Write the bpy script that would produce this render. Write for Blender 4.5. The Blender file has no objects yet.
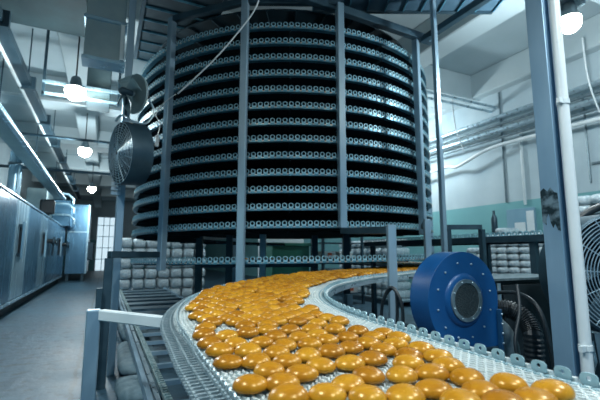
import bpy, math, random
from mathutils import Vector, Matrix
R = random.Random(7)
PI = math.pi
sc = bpy.context.scene
COL = sc.collection
rad = math.radians

# ---------------------------------------------------------------- materials
def nodemat(name):
    m = bpy.data.materials.new(name); m.use_nodes = True
    nt = m.node_tree
    return m, nt, nt.nodes['Principled BSDF']

def surf(name, c1, c2=None, rough=.5, metal=0., scale=8., bump=0., coat=0., stretch=(1, 1, 1), rvar=.12, detail=5., spec=.5, lo=.35, hi=.7):
    m, nt, b = nodemat(name)
    N = nt.nodes; L = nt.links
    tc = N.new('ShaderNodeTexCoord'); mp = N.new('ShaderNodeMapping'); mp.inputs['Scale'].default_value = stretch
    nz = N.new('ShaderNodeTexNoise'); nz.inputs['Scale'].default_value = scale; nz.inputs['Detail'].default_value = detail
    L.new(tc.outputs['Object'], mp.inputs['Vector']); L.new(mp.outputs['Vector'], nz.inputs['Vector'])
    cr = N.new('ShaderNodeValToRGB')
    cr.color_ramp.elements[0].position = lo; cr.color_ramp.elements[1].position = hi
    cr.color_ramp.elements[0].color = (*c1, 1); cr.color_ramp.elements[1].color = (*(c2 or c1), 1)
    L.new(nz.outputs['Fac'], cr.inputs['Fac']); L.new(cr.outputs['Color'], b.inputs['Base Color'])
    mr = N.new('ShaderNodeMapRange'); mr.inputs['To Min'].default_value = max(.02, rough - rvar); mr.inputs['To Max'].default_value = min(1, rough + rvar)
    L.new(nz.outputs['Fac'], mr.inputs['Value']); L.new(mr.outputs['Result'], b.inputs['Roughness'])
    b.inputs['Metallic'].default_value = metal
    b.inputs['Specular IOR Level'].default_value = spec
    b.inputs['Coat Weight'].default_value = coat; b.inputs['Coat Roughness'].default_value = .12
    if bump:
        bp = N.new('ShaderNodeBump'); bp.inputs['Strength'].default_value = bump; bp.inputs['Distance'].default_value = .02
        L.new(nz.outputs['Fac'], bp.inputs['Height']); L.new(bp.outputs['Normal'], b.inputs['Normal'])
    return m

def warm(m):
    b = m.node_tree.nodes['Principled BSDF']; b.inputs['Specular Tint'].default_value = (1, .74, .36, 1)
def glow(name, c, s):
    m, nt, b = nodemat(name)
    b.inputs['Base Color'].default_value = (*c, 1)
    b.inputs['Emission Color'].default_value = (*c, 1); b.inputs['Emission Strength'].default_value = s
    return m

M = {}
M['post'] = surf('blue grey painted steel', (.22, .34, .43), (.32, .46, .56), .36, .45, 5, stretch=(1, 1, .25))
M['column'] = surf('worn blue grey column paint', (.17, .29, .40), (.27, .41, .53), .38, .3, 3, stretch=(1, 1, .3))
M['frame'] = surf('dark blue steel', (.025, .06, .085), (.045, .09, .12), .45, .4, 6)
M['bright'] = surf('bright steel', (.42, .55, .62), (.58, .70, .76), .3, .7, 12)
M['link'] = surf('belt link steel', (.17, .38, .47), (.36, .60, .70), .46, .25, 30)
M['wire'] = surf('galvanised belt wire', (.66, .74, .74), (.84, .88, .86), .35, .25, 40)
M['slat'] = surf('dull slat steel', (.07, .13, .17), (.14, .22, .27), .4, .4, 5)
M['roof'] = surf('dark roof sheet', (.015, .04, .055), (.025, .06, .08), .6, .2, 5)
M['boarddark'] = surf('blue panel', (.05, .11, .16), (.07, .14, .20), .6, .1, 5)
M['outer'] = surf('outer chain steel', (.28, .38, .42), (.46, .55, .58), .35, .5, 40)
M['tab'] = surf('blue grey side plate', (.26, .42, .48), (.40, .57, .62), .4, .3, 20)
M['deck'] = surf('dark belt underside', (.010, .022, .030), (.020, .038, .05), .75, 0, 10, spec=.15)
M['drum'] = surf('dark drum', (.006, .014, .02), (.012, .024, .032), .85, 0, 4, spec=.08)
M['rail'] = surf('tier rail steel', (.06, .20, .29), (.12, .34, .46), .35, .5, 9)
M['dash'] = surf('link pins', (.50, .44, .36), (.72, .66, .56), .35, .5, 60)
M['oven'] = surf('brushed stainless steel', (.09, .22, .34), (.12, .27, .40), .26, .55, 2, stretch=(3, 3, .2), rvar=.06, detail=3)
M['oven2'] = surf('polished stainless steel', (.34, .54, .66), (.42, .60, .70), .26, .5, 2, stretch=(3, 3, .2), rvar=.06, detail=3)
M['black'] = surf('matt black', (.006, .012, .016), (.014, .022, .028), .6, 0, 9)
M['rubber'] = surf('black rubber', (.008, .014, .019), (.016, .024, .03), .45, 0, 15)
M['blue'] = surf('blue enamel', (.003, .052, .175), (.005, .075, .225), .36, 0, 4, coat=.1, bump=.04)
M['bluedark'] = surf('blue enamel scroll side', (.006, .045, .11), (.009, .06, .14), .42, 0, 4)
M['mesh'] = surf('inlet mesh', (.008, .018, .022), (.03, .05, .055), .7, 0, 120, bump=.6)
M['zinc'] = surf('zinc ring', (.13, .19, .22), (.24, .31, .34), .5, .6, 20)
M['white'] = surf('white paint', (.58, .66, .68), (.70, .76, .77), .4, 0, 5)
M['duct'] = surf('insulated duct skin', (.22, .32, .35), (.30, .40, .42), .5, .25, 3, bump=.03)
M['shadepanel'] = surf('dark shade panel', (.025, .05, .06), (.04, .075, .085), .8, 0, 3, spec=.2)  # dark colour standing in for shade on the near ceiling
M['ductdark'] = surf('dark duct skin', (.09, .15, .17), (.14, .21, .23), .6, .1, 3)  # darker tone for the rear hanging duct
M['pack'] = surf('white plastic wrap', (.42, .54, .60), (.72, .80, .83), .35, 0, 22, bump=.6, coat=.3)
M['packr'] = surf('white carton', (.6, .62, .6), (.7, .72, .7), .6, 0, 9)
M['red'] = surf('red print', (.6, .10, .04), (.7, .15, .06), .6, 0, 9)
M['green'] = surf('green plastic', (.012, .14, .10), (.02, .18, .13), .5, 0, 4)
M['sack'] = surf('grey woven sack', (.12, .20, .24), (.24, .33, .37), .8, 0, 9, bump=.7)
M['bun'] = surf('glazed gingerbread', (.36, .140, .008), (.50, .228, .014), .28, 0, 14, bump=.12, coat=0, spec=.6, rvar=.08, detail=6)
M['bunpale'] = surf('glazed gingerbread lighter', (.42, .175, .010), (.55, .27, .020), .27, 0, 18, bump=.15, coat=0, spec=.6, rvar=.08, detail=6)
M['bundark'] = surf('glazed gingerbread darker', (.29, .105, .006), (.42, .172, .010), .28, 0, 12, bump=.1, coat=0, spec=.6, rvar=.08, detail=6)
for k in ('bun', 'bunpale', 'bundark'): warm(M[k])
M['teal'] = surf('teal dado paint', (.13, .33, .35), (.17, .38, .40), .5, 0, 1.5)
M['ceil'] = surf('ceiling whitewash', (.36, .45, .48), (.44, .52, .55), .85, 0, .8)
M['beam'] = surf('beam whitewash', (.42, .51, .54), (.50, .58, .60), .85, 0, .9)
M['pipew'] = surf('white pipe', (.66, .72, .74), (.74, .79, .80), .3, 0, 4)
M['board'] = surf('blue grey board', (.18, .34, .44), (.22, .38, .48), .6, 0, 5)
M['paper'] = surf('paper', (.65, .72, .74), (.72, .78, .8), .8, 0, 5)
M['peel'] = surf('bare dark metal patch', (.012, .03, .04), (.16, .24, .29), .4, .5, 16, lo=.45, hi=.62)
M['lampon'] = glow('lamp glass', (1.0, .93, .78), 60)
M['sky'] = glow('daylight opening', (.72, .90, 1.0), .8)
M['chain'] = surf('roller chain', (.16, .30, .33), (.50, .60, .60), .4, .5, 45)

def floor_mat():
    m, nt, b = nodemat('worn concrete floor'); N = nt.nodes; L = nt.links
    tc = N.new('ShaderNodeTexCoord')
    n1 = N.new('ShaderNodeTexNoise'); n1.inputs['Scale'].default_value = .9; n1.inputs['Detail'].default_value = 9; n1.inputs['Roughness'].default_value = .62
    n2 = N.new('ShaderNodeTexNoise'); n2.inputs['Scale'].default_value = 7; n2.inputs['Detail'].default_value = 8
    L.new(tc.outputs['Object'], n1.inputs['Vector']); L.new(tc.outputs['Object'], n2.inputs['Vector'])
    cr = N.new('ShaderNodeValToRGB'); e = cr.color_ramp.elements
    e[0].position = .33; e[0].color = (.022, .064, .098, 1); e[1].position = .68; e[1].color = (.08, .165, .225, 1)
    L.new(n1.outputs['Fac'], cr.inputs['Fac'])
    # damp pits and spills
    cr2 = N.new('ShaderNodeValToRGB'); e = cr2.color_ramp.elements
    e[0].position = .34; e[0].color = (.35, .38, .40, 1); e[1].position = .47; e[1].color = (1, 1, 1, 1)
    L.new(n2.outputs['Fac'], cr2.inputs['Fac'])
    mx = N.new('ShaderNodeMix'); mx.data_type = 'RGBA'; mx.blend_type = 'MULTIPLY'; mx.inputs[0].default_value = .8
    L.new(cr.outputs['Color'], mx.inputs[6]); L.new(cr2.outputs['Color'], mx.inputs[7])
    # a long settled crack beside the conveyor and slab joints every 3 m
    sx = N.new('ShaderNodeSeparateXYZ'); L.new(tc.outputs['Object'], sx.inputs['Vector'])
    def math_(op, a, bb, c=None):
        n = N.new('ShaderNodeMath'); n.operation = op
        for i, v in enumerate((a, bb, c)):
            if v is None: continue
            if isinstance(v, (int, float)): n.inputs[i].default_value = v
            else: L.new(v, n.inputs[i])
        return n.outputs[0]
    wob = math_('MULTIPLY_ADD', n2.outputs['Fac'], .12, -.06)
    dx = math_('ABSOLUTE', math_('ADD', math_('ADD', sx.outputs['X'], .21), wob), 0)
    crack = math_('LESS_THAN', dx, .02)
    jy = math_('ABSOLUTE', math_('SUBTRACT', math_('MODULO', math_('ADD', math_('ADD', sx.outputs['Y'], 20.4), wob), 3.1), 1.5), 0)
    joint = math_('LESS_THAN', jy, .012)
    k = math_('MULTIPLY', math_('MAXIMUM', crack, joint), .75)
    mx2 = N.new('ShaderNodeMix'); mx2.data_type = 'RGBA'; L.new(k, mx2.inputs[0])
    L.new(mx.outputs[2], mx2.inputs[6]); mx2.inputs[7].default_value = (.02, .04, .05, 1)
    L.new(mx2.outputs[2], b.inputs['Base Color'])
    mr = N.new('ShaderNodeMapRange'); mr.inputs['To Min'].default_value = .28; mr.inputs['To Max'].default_value = .68
    L.new(n1.outputs['Fac'], mr.inputs['Value']); L.new(mr.outputs['Result'], b.inputs['Roughness'])
    bp = N.new('ShaderNodeBump'); bp.inputs['Strength'].default_value = .35; bp.inputs['Distance'].default_value = .02
    L.new(n2.outputs['Fac'], bp.inputs['Height']); L.new(bp.outputs['Normal'], b.inputs['Normal'])
    return m
M['floor'] = floor_mat()

def wall_mat():     # whitewash above a teal painted dado (its edge at 2.44 m)
    m, nt, b = nodemat('whitewashed wall over teal dado'); N = nt.nodes; L = nt.links
    tc = N.new('ShaderNodeTexCoord'); sx = N.new('ShaderNodeSeparateXYZ'); L.new(tc.outputs['Object'], sx.inputs['Vector'])
    nz = N.new('ShaderNodeTexNoise'); nz.inputs['Scale'].default_value = 1.3; nz.inputs['Detail'].default_value = 7
    L.new(tc.outputs['Object'], nz.inputs['Vector'])
    lt = N.new('ShaderNodeMath'); lt.operation = 'GREATER_THAN'; lt.inputs[1].default_value = 2.44; L.new(sx.outputs['Z'], lt.inputs[0])
    def ramp(a, c):
        r = N.new('ShaderNodeValToRGB'); r.color_ramp.elements[0].position = .35; r.color_ramp.elements[1].position = .65
        r.color_ramp.elements[0].color = (*a, 1); r.color_ramp.elements[1].color = (*c, 1); L.new(nz.outputs['Fac'], r.inputs['Fac']); return r
    a = ramp((.15, .36, .39), (.18, .42, .44)); c = ramp((.38, .48, .53), (.46, .56, .60))
    mx = N.new('ShaderNodeMix'); mx.data_type = 'RGBA'; L.new(lt.outputs[0], mx.inputs[0])
    L.new(a.outputs['Color'], mx.inputs[6]); L.new(c.outputs['Color'], mx.inputs[7]); L.new(mx.outputs[2], b.inputs['Base Color'])
    b.inputs['Roughness'].default_value = .75
    return m
M['wall'] = wall_mat()

# ---------------------------------------------------------------- mesh helpers
W = {}          # world origin of every object built
KIDS = {}
class MB:
    def __init__(s): s.v = []; s.f = []
    def add(s, vs, fs):
        n = len(s.v); s.v += [tuple(p) for p in vs]; s.f += [tuple(i + n for i in f) for f in fs]; return s
    def box(s, c, d, rz=0., mat=None):
        hx, hy, hz = d[0] / 2, d[1] / 2, d[2] / 2
        m = mat if mat is not None else Matrix.Rotation(rz, 3, 'Z')
        c = Vector(c)
        vs = [c + m @ Vector((x, y, z)) for x in (-hx, hx) for y in (-hy, hy) for z in (-hz, hz)]
        return s.add(vs, [(0, 1, 3, 2), (4, 6, 7, 5), (0, 4, 5, 1), (2, 3, 7, 6), (0, 2, 6, 4), (1, 5, 7, 3)])
    def span(s, a, b):
        return s.box([(a[i] + b[i]) / 2 for i in range(3)], [abs(b[i] - a[i]) for i in range(3)])
    def bar(s, p, q, w, h, up=(0, 0, 1)):
        p = Vector(p); q = Vector(q); t = (q - p); l = t.length; t.normalize(); u = Vector(up)
        if abs(t.dot(u)) > .99: u = Vector((0, 1, 0))
        sd = t.cross(u).normalized(); u = sd.cross(t)
        m = Matrix((sd, t, u)).transposed()
        return s.box((p + q) / 2, (w, l, h), mat=m)
    def tube(s, pts, r, n=8, closed=False, caps=True, rf=None):
        pts = [Vector(p) for p in pts]; k = len(pts); vs = []; fs = []
        prev = None
        for i, p in enumerate(pts):
            if closed: t = pts[(i + 1) % k] - pts[i - 1]
            else: t = pts[min(i + 1, k - 1)] - pts[max(i - 1, 0)]
            t.normalize()
            if prev is None:
                a = Vector((0, 0, 1)) if abs(t.z) < .9 else Vector((1, 0, 0))
            else: a = prev
            x = (a - t * a.dot(t)).normalized(); prev = x; y = t.cross(x)
            rr = rf(i) if rf else r
            for j in range(n):
                g = 2 * PI * j / n; vs.append(p + x * (rr * math.cos(g)) + y * (rr * math.sin(g)))
        for i in range(k if closed else k - 1):
            for j in range(n):
                a = i * n + j; b = i * n + (j + 1) % n; c = ((i + 1) % k) * n + (j + 1) % n; d = ((i + 1) % k) * n + j
                fs.append((a, b, c, d))
        if caps and not closed:
            fs.append(tuple(range(n))[::-1]); fs.append(tuple((k - 1) * n + j for j in range(n)))
        return s.add(vs, fs)
    def lathe(s, prof, c=(0, 0, 0), mat=None, n=24):       # profile of (radius, height) about local z
        c = Vector(c); m = mat or Matrix.Identity(3); vs = []; fs = []
        for r, h in prof:
            for j in range(n):
                g = 2 * PI * j / n; vs.append(c + m @ Vector((r * math.cos(g), r * math.sin(g), h)))
        for i in range(len(prof) - 1):
            for j in range(n):
                fs.append((i * n + j, i * n + (j + 1) % n, (i + 1) * n + (j + 1) % n, (i + 1) * n + j))
        if prof[0][0] > 1e-6: fs.append(tuple(range(n))[::-1])
        if prof[-1][0] > 1e-6: fs.append(tuple((len(prof) - 1) * n + j for j in range(n)))
        return s.add(vs, fs)
    def prism(s, poly, th, c=(0, 0, 0), mat=None):         # polygon in local xy, extruded th along local z (centred)
        c = Vector(c); m = mat or Matrix.Identity(3); k = len(poly)
        vs = [c + m @ Vector((x, y, -th / 2)) for x, y in poly] + [c + m @ Vector((x, y, th / 2)) for x, y in poly]
        fs = [tuple(range(k))[::-1], tuple(range(k, 2 * k))] + [(i, (i + 1) % k, k + (i + 1) % k, k + i) for i in range(k)]
        return s.add(vs, fs)
    def build(s, name, mat, parent=None, smooth=False, bevel=0., origin=None, seg=1):
        if parent is not None: o0 = W[parent]
        elif origin is not None: o0 = Vector(origin)
        else:
            xs = [p[0] for p in s.v]; ys = [p[1] for p in s.v]; zs = [p[2] for p in s.v]
            o0 = Vector(((min(xs) + max(xs)) / 2, (min(ys) + max(ys)) / 2, min(zs)))
        me = bpy.data.meshes.new(name)
        me.from_pydata([(p[0] - o0.x, p[1] - o0.y, p[2] - o0.z) for p in s.v], [], s.f); me.validate()
        if smooth: me.shade_smooth() if smooth is True else me.set_sharp_from_angle(angle=smooth)
        if smooth and smooth is not True:
            for p in me.polygons: p.use_smooth = True
            me.set_sharp_from_angle(angle=smooth)
        me.materials.append(M[mat] if isinstance(mat, str) else mat)
        o = bpy.data.objects.new(name, me); COL.objects.link(o)
        if bevel:
            bv = o.modifiers.new('bevel', 'BEVEL'); bv.width = bevel; bv.segments = seg; bv.limit_method = 'ANGLE'; bv.angle_limit = rad(40)
        W[o] = o0
        if parent is None: o.location = o0
        else: o.parent = parent; KIDS.setdefault(parent, []).append(o)
        return o

def tag(o, label=None, cat=None, group=None, kind=None):
    if label: o['label'] = label
    if cat: o['category'] = cat
    if group: o['group'] = group
    if kind: o['kind'] = kind
    return o
def thing(name, loc, label, cat, group=None):
    o = bpy.data.objects.new(name, None); COL.objects.link(o); o.location = loc; o.empty_display_size = .1
    W[o] = Vector(loc)
    return tag(o, label, cat, group)
def copy_tree(o, parent=None):
    c = o.copy(); COL.objects.link(c); W[c] = W[o]
    if parent is not None: c.parent = parent; KIDS.setdefault(parent, []).append(c)
    for k in list(KIDS.get(o, [])): copy_tree(k, c)
    return c
def struct(name, mb, mat, **k): return tag(mb.build(name, mat, origin=(0, 0, 0), **k), kind='structure')
ORD = ['first', 'second', 'third', 'fourth', 'fifth', 'sixth', 'seventh', 'eighth', 'ninth', 'tenth', 'eleventh', 'twelfth', 'thirteenth', 'fourteenth']
AX_Y = Matrix(((1, 0, 0), (0, 0, -1), (0, 1, 0)))           # local z -> world -y
def axis(n):                                               # local z -> n
    return Vector((0, 0, 1)).rotation_difference(Vector(n)).to_matrix()

# ---------------------------------------------------------------- setting
XL, XR, YN, YF, ZC = -3.6, 8.0, -5.0, 36.0, 5.6
struct('floor', MB().span((XL - .3, YN, -.2), (XR + .3, YF + .3, 0)), 'floor')
struct('ceiling', MB().span((XL - .3, YN, ZC), (XR + .3, YF + .3, ZC + .2)), 'ceil')
struct('wall_left', MB().span((XL - .3, YN, 0), (XL, YF, ZC)), 'wall')
struct('wall_right', MB().span((XR, YN, 0), (XR + .3, YF, ZC)), 'wall')
wf = MB()                                                   # far wall round a tall daylight doorway
wf.span((XL, YF, 0), (-.7, YF + .3, ZC)); wf.span((.7, YF, 0), (XR, YF + .3, ZC)); wf.span((-.7, YF, 4.3), (.7, YF + .3, ZC))
struct('wall_far', wf, 'wall')
w1 = tag(MB().span((-.7, YF + .2, 0), (.7, YF + .25, 4.3)).build('window_1', 'sky', origin=(0, 0, 0)), kind='structure')
wm = MB()
for x in (-.67, -.22, .22, .67): wm.span((x - .03, YF + .1, 0), (x + .03, YF + .16, 4.3))
for z in (.9, 1.8, 2.7, 3.6, 4.27): wm.span((-.7, YF + .1, z - .03), (.7, YF + .16, z + .03))
wm.build('window_frame', 'white', w1)
n = 1
for y in (2.2, 6.5, 10.9, 15.3, 19.7, 24.1, 28.5):          # beams across the hall
    struct('trim_%d' % n, MB().span((XL, y, 5.0), (XR, y + .85, ZC)), 'beam', bevel=.02); n += 1
for x0, x1 in ((-.95, -.45), (5.1, 5.6), (7.75, 8.0)):      # beams along the hall
    struct('trim_%d' % n, MB().span((x0, YN, 5.02), (x1, YF, ZC)), 'beam', bevel=.02); n += 1

# ---------------------------------------------------------------- spiral cooling tower
CX, CY, R_OUT, R_IN, PITCH = 2.86, 6.55, 2.5, 1.55, .2065
A0 = rad(270 - 23.6)                                        # direction from the tower axis to its front
def helix(r, th, z0): a = A0 + th; return Vector((CX + r * math.cos(a), CY + r * math.sin(a), z0 + PITCH * th / (2 * PI)))
def frame_at(th):                                           # local x tangent, local y up, local z outward
    a = A0 + th
    return Matrix(((-math.sin(a), 0, math.cos(a)), (math.cos(a), 0, math.sin(a)), (0, 1, 0)))
def add_arch(mb, c, m, w, h, hole, th, hc=None, n=14, p=2.6):   # upright side plate with an eye in it
    hc = hc if hc is not None else h - w / 2; out = []; inn = []
    for i in range(n):
        g = 2 * PI * (i + .5) / n; cx, sy = math.cos(g), math.sin(g); b = (h - hc) if sy > 0 else hc; q = p if sy > 0 else 9
        r = ((abs(cx) / (w / 2)) ** q + (abs(sy) / b) ** q) ** (-1 / q)
        out.append((r * cx, hc + r * sy)); inn.append((hole * cx, hc + hole * sy))
    vs = []
    for z in (-th / 2, th / 2):
        vs += [Vector(c) + m @ Vector((x, y, z)) for x, y in out] + [Vector(c) + m @ Vector((x, y, z)) for x, y in inn]
    fs = []; o0, i0, o1, i1 = 0, n, 2 * n, 3 * n
    for a in range(n):
        b = (a + 1) % n
        fs += [(o0 + b, o0 + a, i0 + a, i0 + b), (o1 + a, o1 + b, i1 + b, i1 + a), (o0 + a, o0 + b, o1 + b, o1 + a), (i0 + b, i0 + a, i1 + a, i1 + b)]
    mb.add(vs, fs)

tower = thing('spiral_cooling_tower', (CX, CY, 0), 'tall dark round spiral cooling tower with a dozen stacked belt tiers', 'cooling tower')
def tier(z0, a, b):
    n = int(120 * (b - a) / (2 * PI)); ths = [a + (b - a) * i / n for i in range(n + 1)]
    dk = MB(); vs = []; fs = []
    for t in ths:
        for r, dz in ((R_OUT - .01, 0), (R_OUT - .01, -.016), (R_IN, -.016), (R_IN, 0)): vs.append(helix(r, t, z0 + dz))
    for i in range(n):
        for j in range(4): fs.append((i * 4 + j, i * 4 + (j + 1) % 4, i * 4 + 4 + (j + 1) % 4, i * 4 + 4 + j))
    dk.add(vs, fs)
    for i in range(0, n, 5):                                # stiffening ribs under the belt
        p = helix(R_IN, ths[i], z0 - .035); q = helix(R_OUT - .03, ths[i], z0 - .035); dk.bar(p, q, .02, .03)
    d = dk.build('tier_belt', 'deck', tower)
    rl = MB()
    vs = []; fs = []
    for t in ths:
        for r, dz in ((R_OUT + .012, -.012), (R_OUT + .012, -.034), (R_OUT - .05, -.034), (R_OUT - .05, -.018), (R_OUT, -.012)): vs.append(helix(r, t, z0 + dz))
    for i in range(n):
        for j in range(5): fs.append((i * 5 + j, i * 5 + (j + 1) % 5, i * 5 + 5 + (j + 1) % 5, i * 5 + 5 + j))
    rl.add(vs, fs).build('side_rail', 'rail', d)
    tb = MB(); pn = MB(); k = int((b - a) * R_OUT / .075)
    for i in range(k):
        t = a + (b - a) * (i + .5) / k; m = frame_at(t)
        add_arch(tb, helix(R_OUT + .004, t, z0 + .002), m, .060, .050, .019, .007, .024, 12, 2.1)
        tb.box(helix(R_OUT + .006, t, z0 - .004), (.05, .016, .012), mat=m)
        t2 = a + (b - a) * (i + 1) / k
        pn.box(helix(R_OUT + .016, t2, z0 - .020), (.026, .009, .012), mat=frame_at(t2))
    tag(tb.build('link_plates', 'link', d), kind='stuff'); tag(pn.build('link_pins', 'dash', d), kind='stuff')
    return d
Z1 = 1.634
t0 = tier(Z1, -PI, PI)
for i in range(1, 13):
    c = copy_tree(t0, tower); c.location = (0, 0, i * PITCH)
tier(1.225, rad(-80), rad(84))
def ringpost(deg, z0, z1, w=.085, mat='post', r=2.60):
    a = A0 + rad(deg); p = (CX + r * math.cos(a), CY + r * math.sin(a))
    mb = MB().box((p[0], p[1], (z0 + z1) / 2), (w, w, z1 - z0), rz=a)
    o = mb.build('post', mat, tower, bevel=.006)
    return p
P160 = ringpost(-35.5, 1.10, 4.42); P241 = ringpost(-11.0, 0, 4.42); P342 = ringpost(15.1, 1.60, 4.42); P421 = ringpost(46, 1.56, 4.42)
for dg in (100, 150, 205, 273.6): ringpost(dg, 0, 4.42, r=2.86)
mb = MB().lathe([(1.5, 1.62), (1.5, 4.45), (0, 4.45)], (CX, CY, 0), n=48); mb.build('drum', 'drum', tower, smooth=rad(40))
mb = MB().lathe([(0, 4.455), (2.3, 4.455), (2.3, 4.475), (0, 4.475)], (CX, CY, 0), n=64)
for k in range(36):
    a = 2 * PI * k / 36; mb.bar((CX + 1.5 * math.cos(a), CY + 1.5 * math.sin(a), 4.445), (CX + 2.29 * math.cos(a), CY + 2.29 * math.sin(a), 4.445), .015, .02)
mb.build('roof_cover', 'roof', tower)
for x, y, mt in ((1.39, 6.66, 'frame'), (1.833, 6.445, 'frame'), (2.323, 6.208, 'post'), (3.28, 6.19, 'frame'), (3.555, 5.61, 'frame'), (2.9, 7.7, 'frame')):
    MB().box((x, y, .81), (.10, .10, 1.62), rz=rad(-25)).build('drum_leg', mt, tower)
MB().bar((1.39, 6.60, 1.13), (3.28, 6.13, 1.13), .06, .10).build('cross_beam', 'frame', tower)
# short posts and the cantilever beam that let the bun belt pass underneath
PA = (2.30, 2.88); PB = (3.50, 3.70)
MB().box((PA[0], PA[1], .78), (.075, .075, 1.56), rz=rad(-25)).build('short_post', 'post', tower, bevel=.006)
MB().box((PB[0], PB[1], .86), (.075, .075, 1.72), rz=rad(-25)).build('short_post', 'post', tower, bevel=.006)
MB().bar((PA[0] + .01, PA[1] + .04, 1.515), (P342[0] + .0, P342[1], 1.565), .07, .07).build('cantilever_beam', 'frame', tower, bevel=.005)
MB().bar((PB[0], PB[1], 1.69), (P421[0], P421[1], 1.66), .06, .06).build('cantilever_beam', 'frame', tower, bevel=.005)
MB().bar((1.2, 4.0, 4.40), (4.15, 4.12, 4.40), .1, .1).build('top_beam', 'frame', tower, bevel=.006)
MB().bar((P421[0] + .1, 4.1, 4.36), (P421[0] + .12, 1.6, 4.36), .09, .09).build('top_beam', 'frame', tower, bevel=.006)
MB().bar((P160[0], P160[1], 4.40), (P241[0], P241[1], 4.40), .08, .08).build('top_beam', 'frame', tower, bevel=.006)
MB().bar((P241[0], P241[1], 4.40), (P342[0], P342[1], 4.44), .08, .08).build('top_beam', 'frame', tower, bevel=.006)

# ---------------------------------------------------------------- bun conveyor
X0, Y0, RC, TURN, BW, ZB = .677, 1.593, 1.874, 1.054, .874, .98
LA = RC * TURN
ex, ey = X0 + RC - RC * math.cos(TURN), Y0 + RC * math.sin(TURN)
TD = Vector((math.sin(TURN), math.cos(TURN)))
rel = Vector((CX - ex, CY - ey)); TL = rel.dot(TD); RH = abs(rel.x * TD.y - rel.y * TD.x)   # straight run to the tangent point, helix radius
AT = math.atan2(ey + TD.y * TL - CY, ex + TD.x * TL - CX)
S1, S2, S3 = Y0, Y0 + LA, Y0 + LA + TL
SEND = S3 + RH * rad(150)
def path(s):
    """point (x, y), right-hand normal and height of the belt centre line at arc length s"""
    z = ZB + .035 * min(max(s - .744, 0), 3.2) + PITCH / (2 * PI * RH) * max(0, s - S3)
    if s < S1: return X0, s, 1., 0., z
    if s < S2:
        a = (s - S1) / RC; return X0 + RC - RC * math.cos(a), Y0 + RC * math.sin(a), math.cos(a), -math.sin(a), z
    if s < S3:
        t = s - S2; return ex + TD.x * t, ey + TD.y * t, TD.y, -TD.x, z
    a = AT + (s - S3) / RH
    return CX + RH * math.cos(a), CY + RH * math.sin(a), math.cos(a), math.sin(a), z
def bp(s, u, dz=0.): x, y, nx, ny, z = path(s); return Vector((x + nx * u, y + ny * u, z + dz))
def bframe(s):                                             # local x along the belt, y up, z to the right-hand side
    x, y, nx, ny, z = path(s)
    return Matrix(((-ny, 0, nx), (nx, 0, ny), (0, 1, 0)))
conv = thing('bun_conveyor', (X0, 1.6, 0), 'curved steel mesh belt conveyor carrying the golden buns out of the spiral tower', 'conveyor')
SB = .35
HW = BW / 2
def ext(s): return .038 * max(0, min(1, 2.2 - s))      # the outer edge chain is wider on the straight run
mb = MB(); s = SB
while s < SEND:                                            # cross rods
    mb.bar(bp(s, -HW + .03, -.009), bp(s, HW - .03, -.009), .006, .006); s += .030
def ribbon(u0, amp, ph, step, smax):                       # flat wire running along the belt in a zig-zag
    vs = []; fs = []; s = SB; k = 0
    while s < smax:
        u = u0 + (amp if (k + ph) % 2 else -amp)
        vs += [bp(s, u, .0), bp(s, u, -.011), bp(s, u + .0055, 0.), bp(s, u + .0055, -.011)]; s += step; k += 1
    for i in range(k - 1):
        a = i * 4; b = a + 4
        fs += [(a, a + 2, b + 2, b), (a, b, b + 1, a + 1), (a + 2, a + 3, b + 3, b + 2)]
    mb.add(vs, fs)
nu = 46
for i in range(nu): ribbon(-HW + .04 + (BW - .08) * i / (nu - 1), .0048, i % 2, .015, S3)
belt = mb.build('wire_belt', 'wire', conv)
# plain slider bed under the far part and a dark bed strip under the whole belt
bed = MB(); vs = []; fs = []; n = 110
for i in range(n + 1):
    s = SB + (SEND - SB) * i / n
    vs += [bp(s, -HW + .04, -.045), bp(s, HW - .02, -.045), bp(s, HW - .02, -.06), bp(s, -HW + .04, -.06)]
for i in range(n):
    for j in range(4): fs.append((i * 4 + j, i * 4 + (j + 1) % 4, i * 4 + 4 + (j + 1) % 4, i * 4 + 4 + j))
bed.add(vs, fs).build('slider_bed', 'black', conv)
# edge chain: dense links outside the side plates, on both sides
for side in (-1, 1):
    ch = MB(); s = SB
    while s < SEND:
        w0, w1_ = (HW - .062 + ext(s), HW - .002 + ext(s)) if side < 0 else (HW - .045, HW + .0)
        for k, uu in enumerate((w0, (w0 + w1_) / 2, w1_)):
            ch.bar(bp(s + .004 * k, side * uu, -.006 - .004 * k), bp(s + .017 + .004 * k, side * uu, -.006 - .004 * k), .006, .016)
        ch.bar(bp(s + .01, side * (w0 - .012), -.012), bp(s + .01, side * (w1_ + .01), -.014), .007, .007)
        s += .024
    tag(ch.build('edge_chain', 'outer' if side < 0 else 'tab', conv), kind='stuff')
    rl = MB(); vs = []; fs = []; n = 110
    for i in range(n + 1):
        s = SB + (SEND - SB) * i / n; u0 = side * (HW - .06); u1 = side * (HW - .012 + ext(s) if side < 0 else HW + .008)
        vs += [bp(s, u0, -.024), bp(s, u1, -.024), bp(s, u1, -.055), bp(s, u0, -.055)]
    for i in range(n):
        for j in range(4): fs.append((i * 4 + j, i * 4 + (j + 1) % 4, i * 4 + 4 + (j + 1) % 4, i * 4 + 4 + j))
    rl.add(vs, fs).build('side_frame', 'frame' if side < 0 else 'bright', conv)
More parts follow.
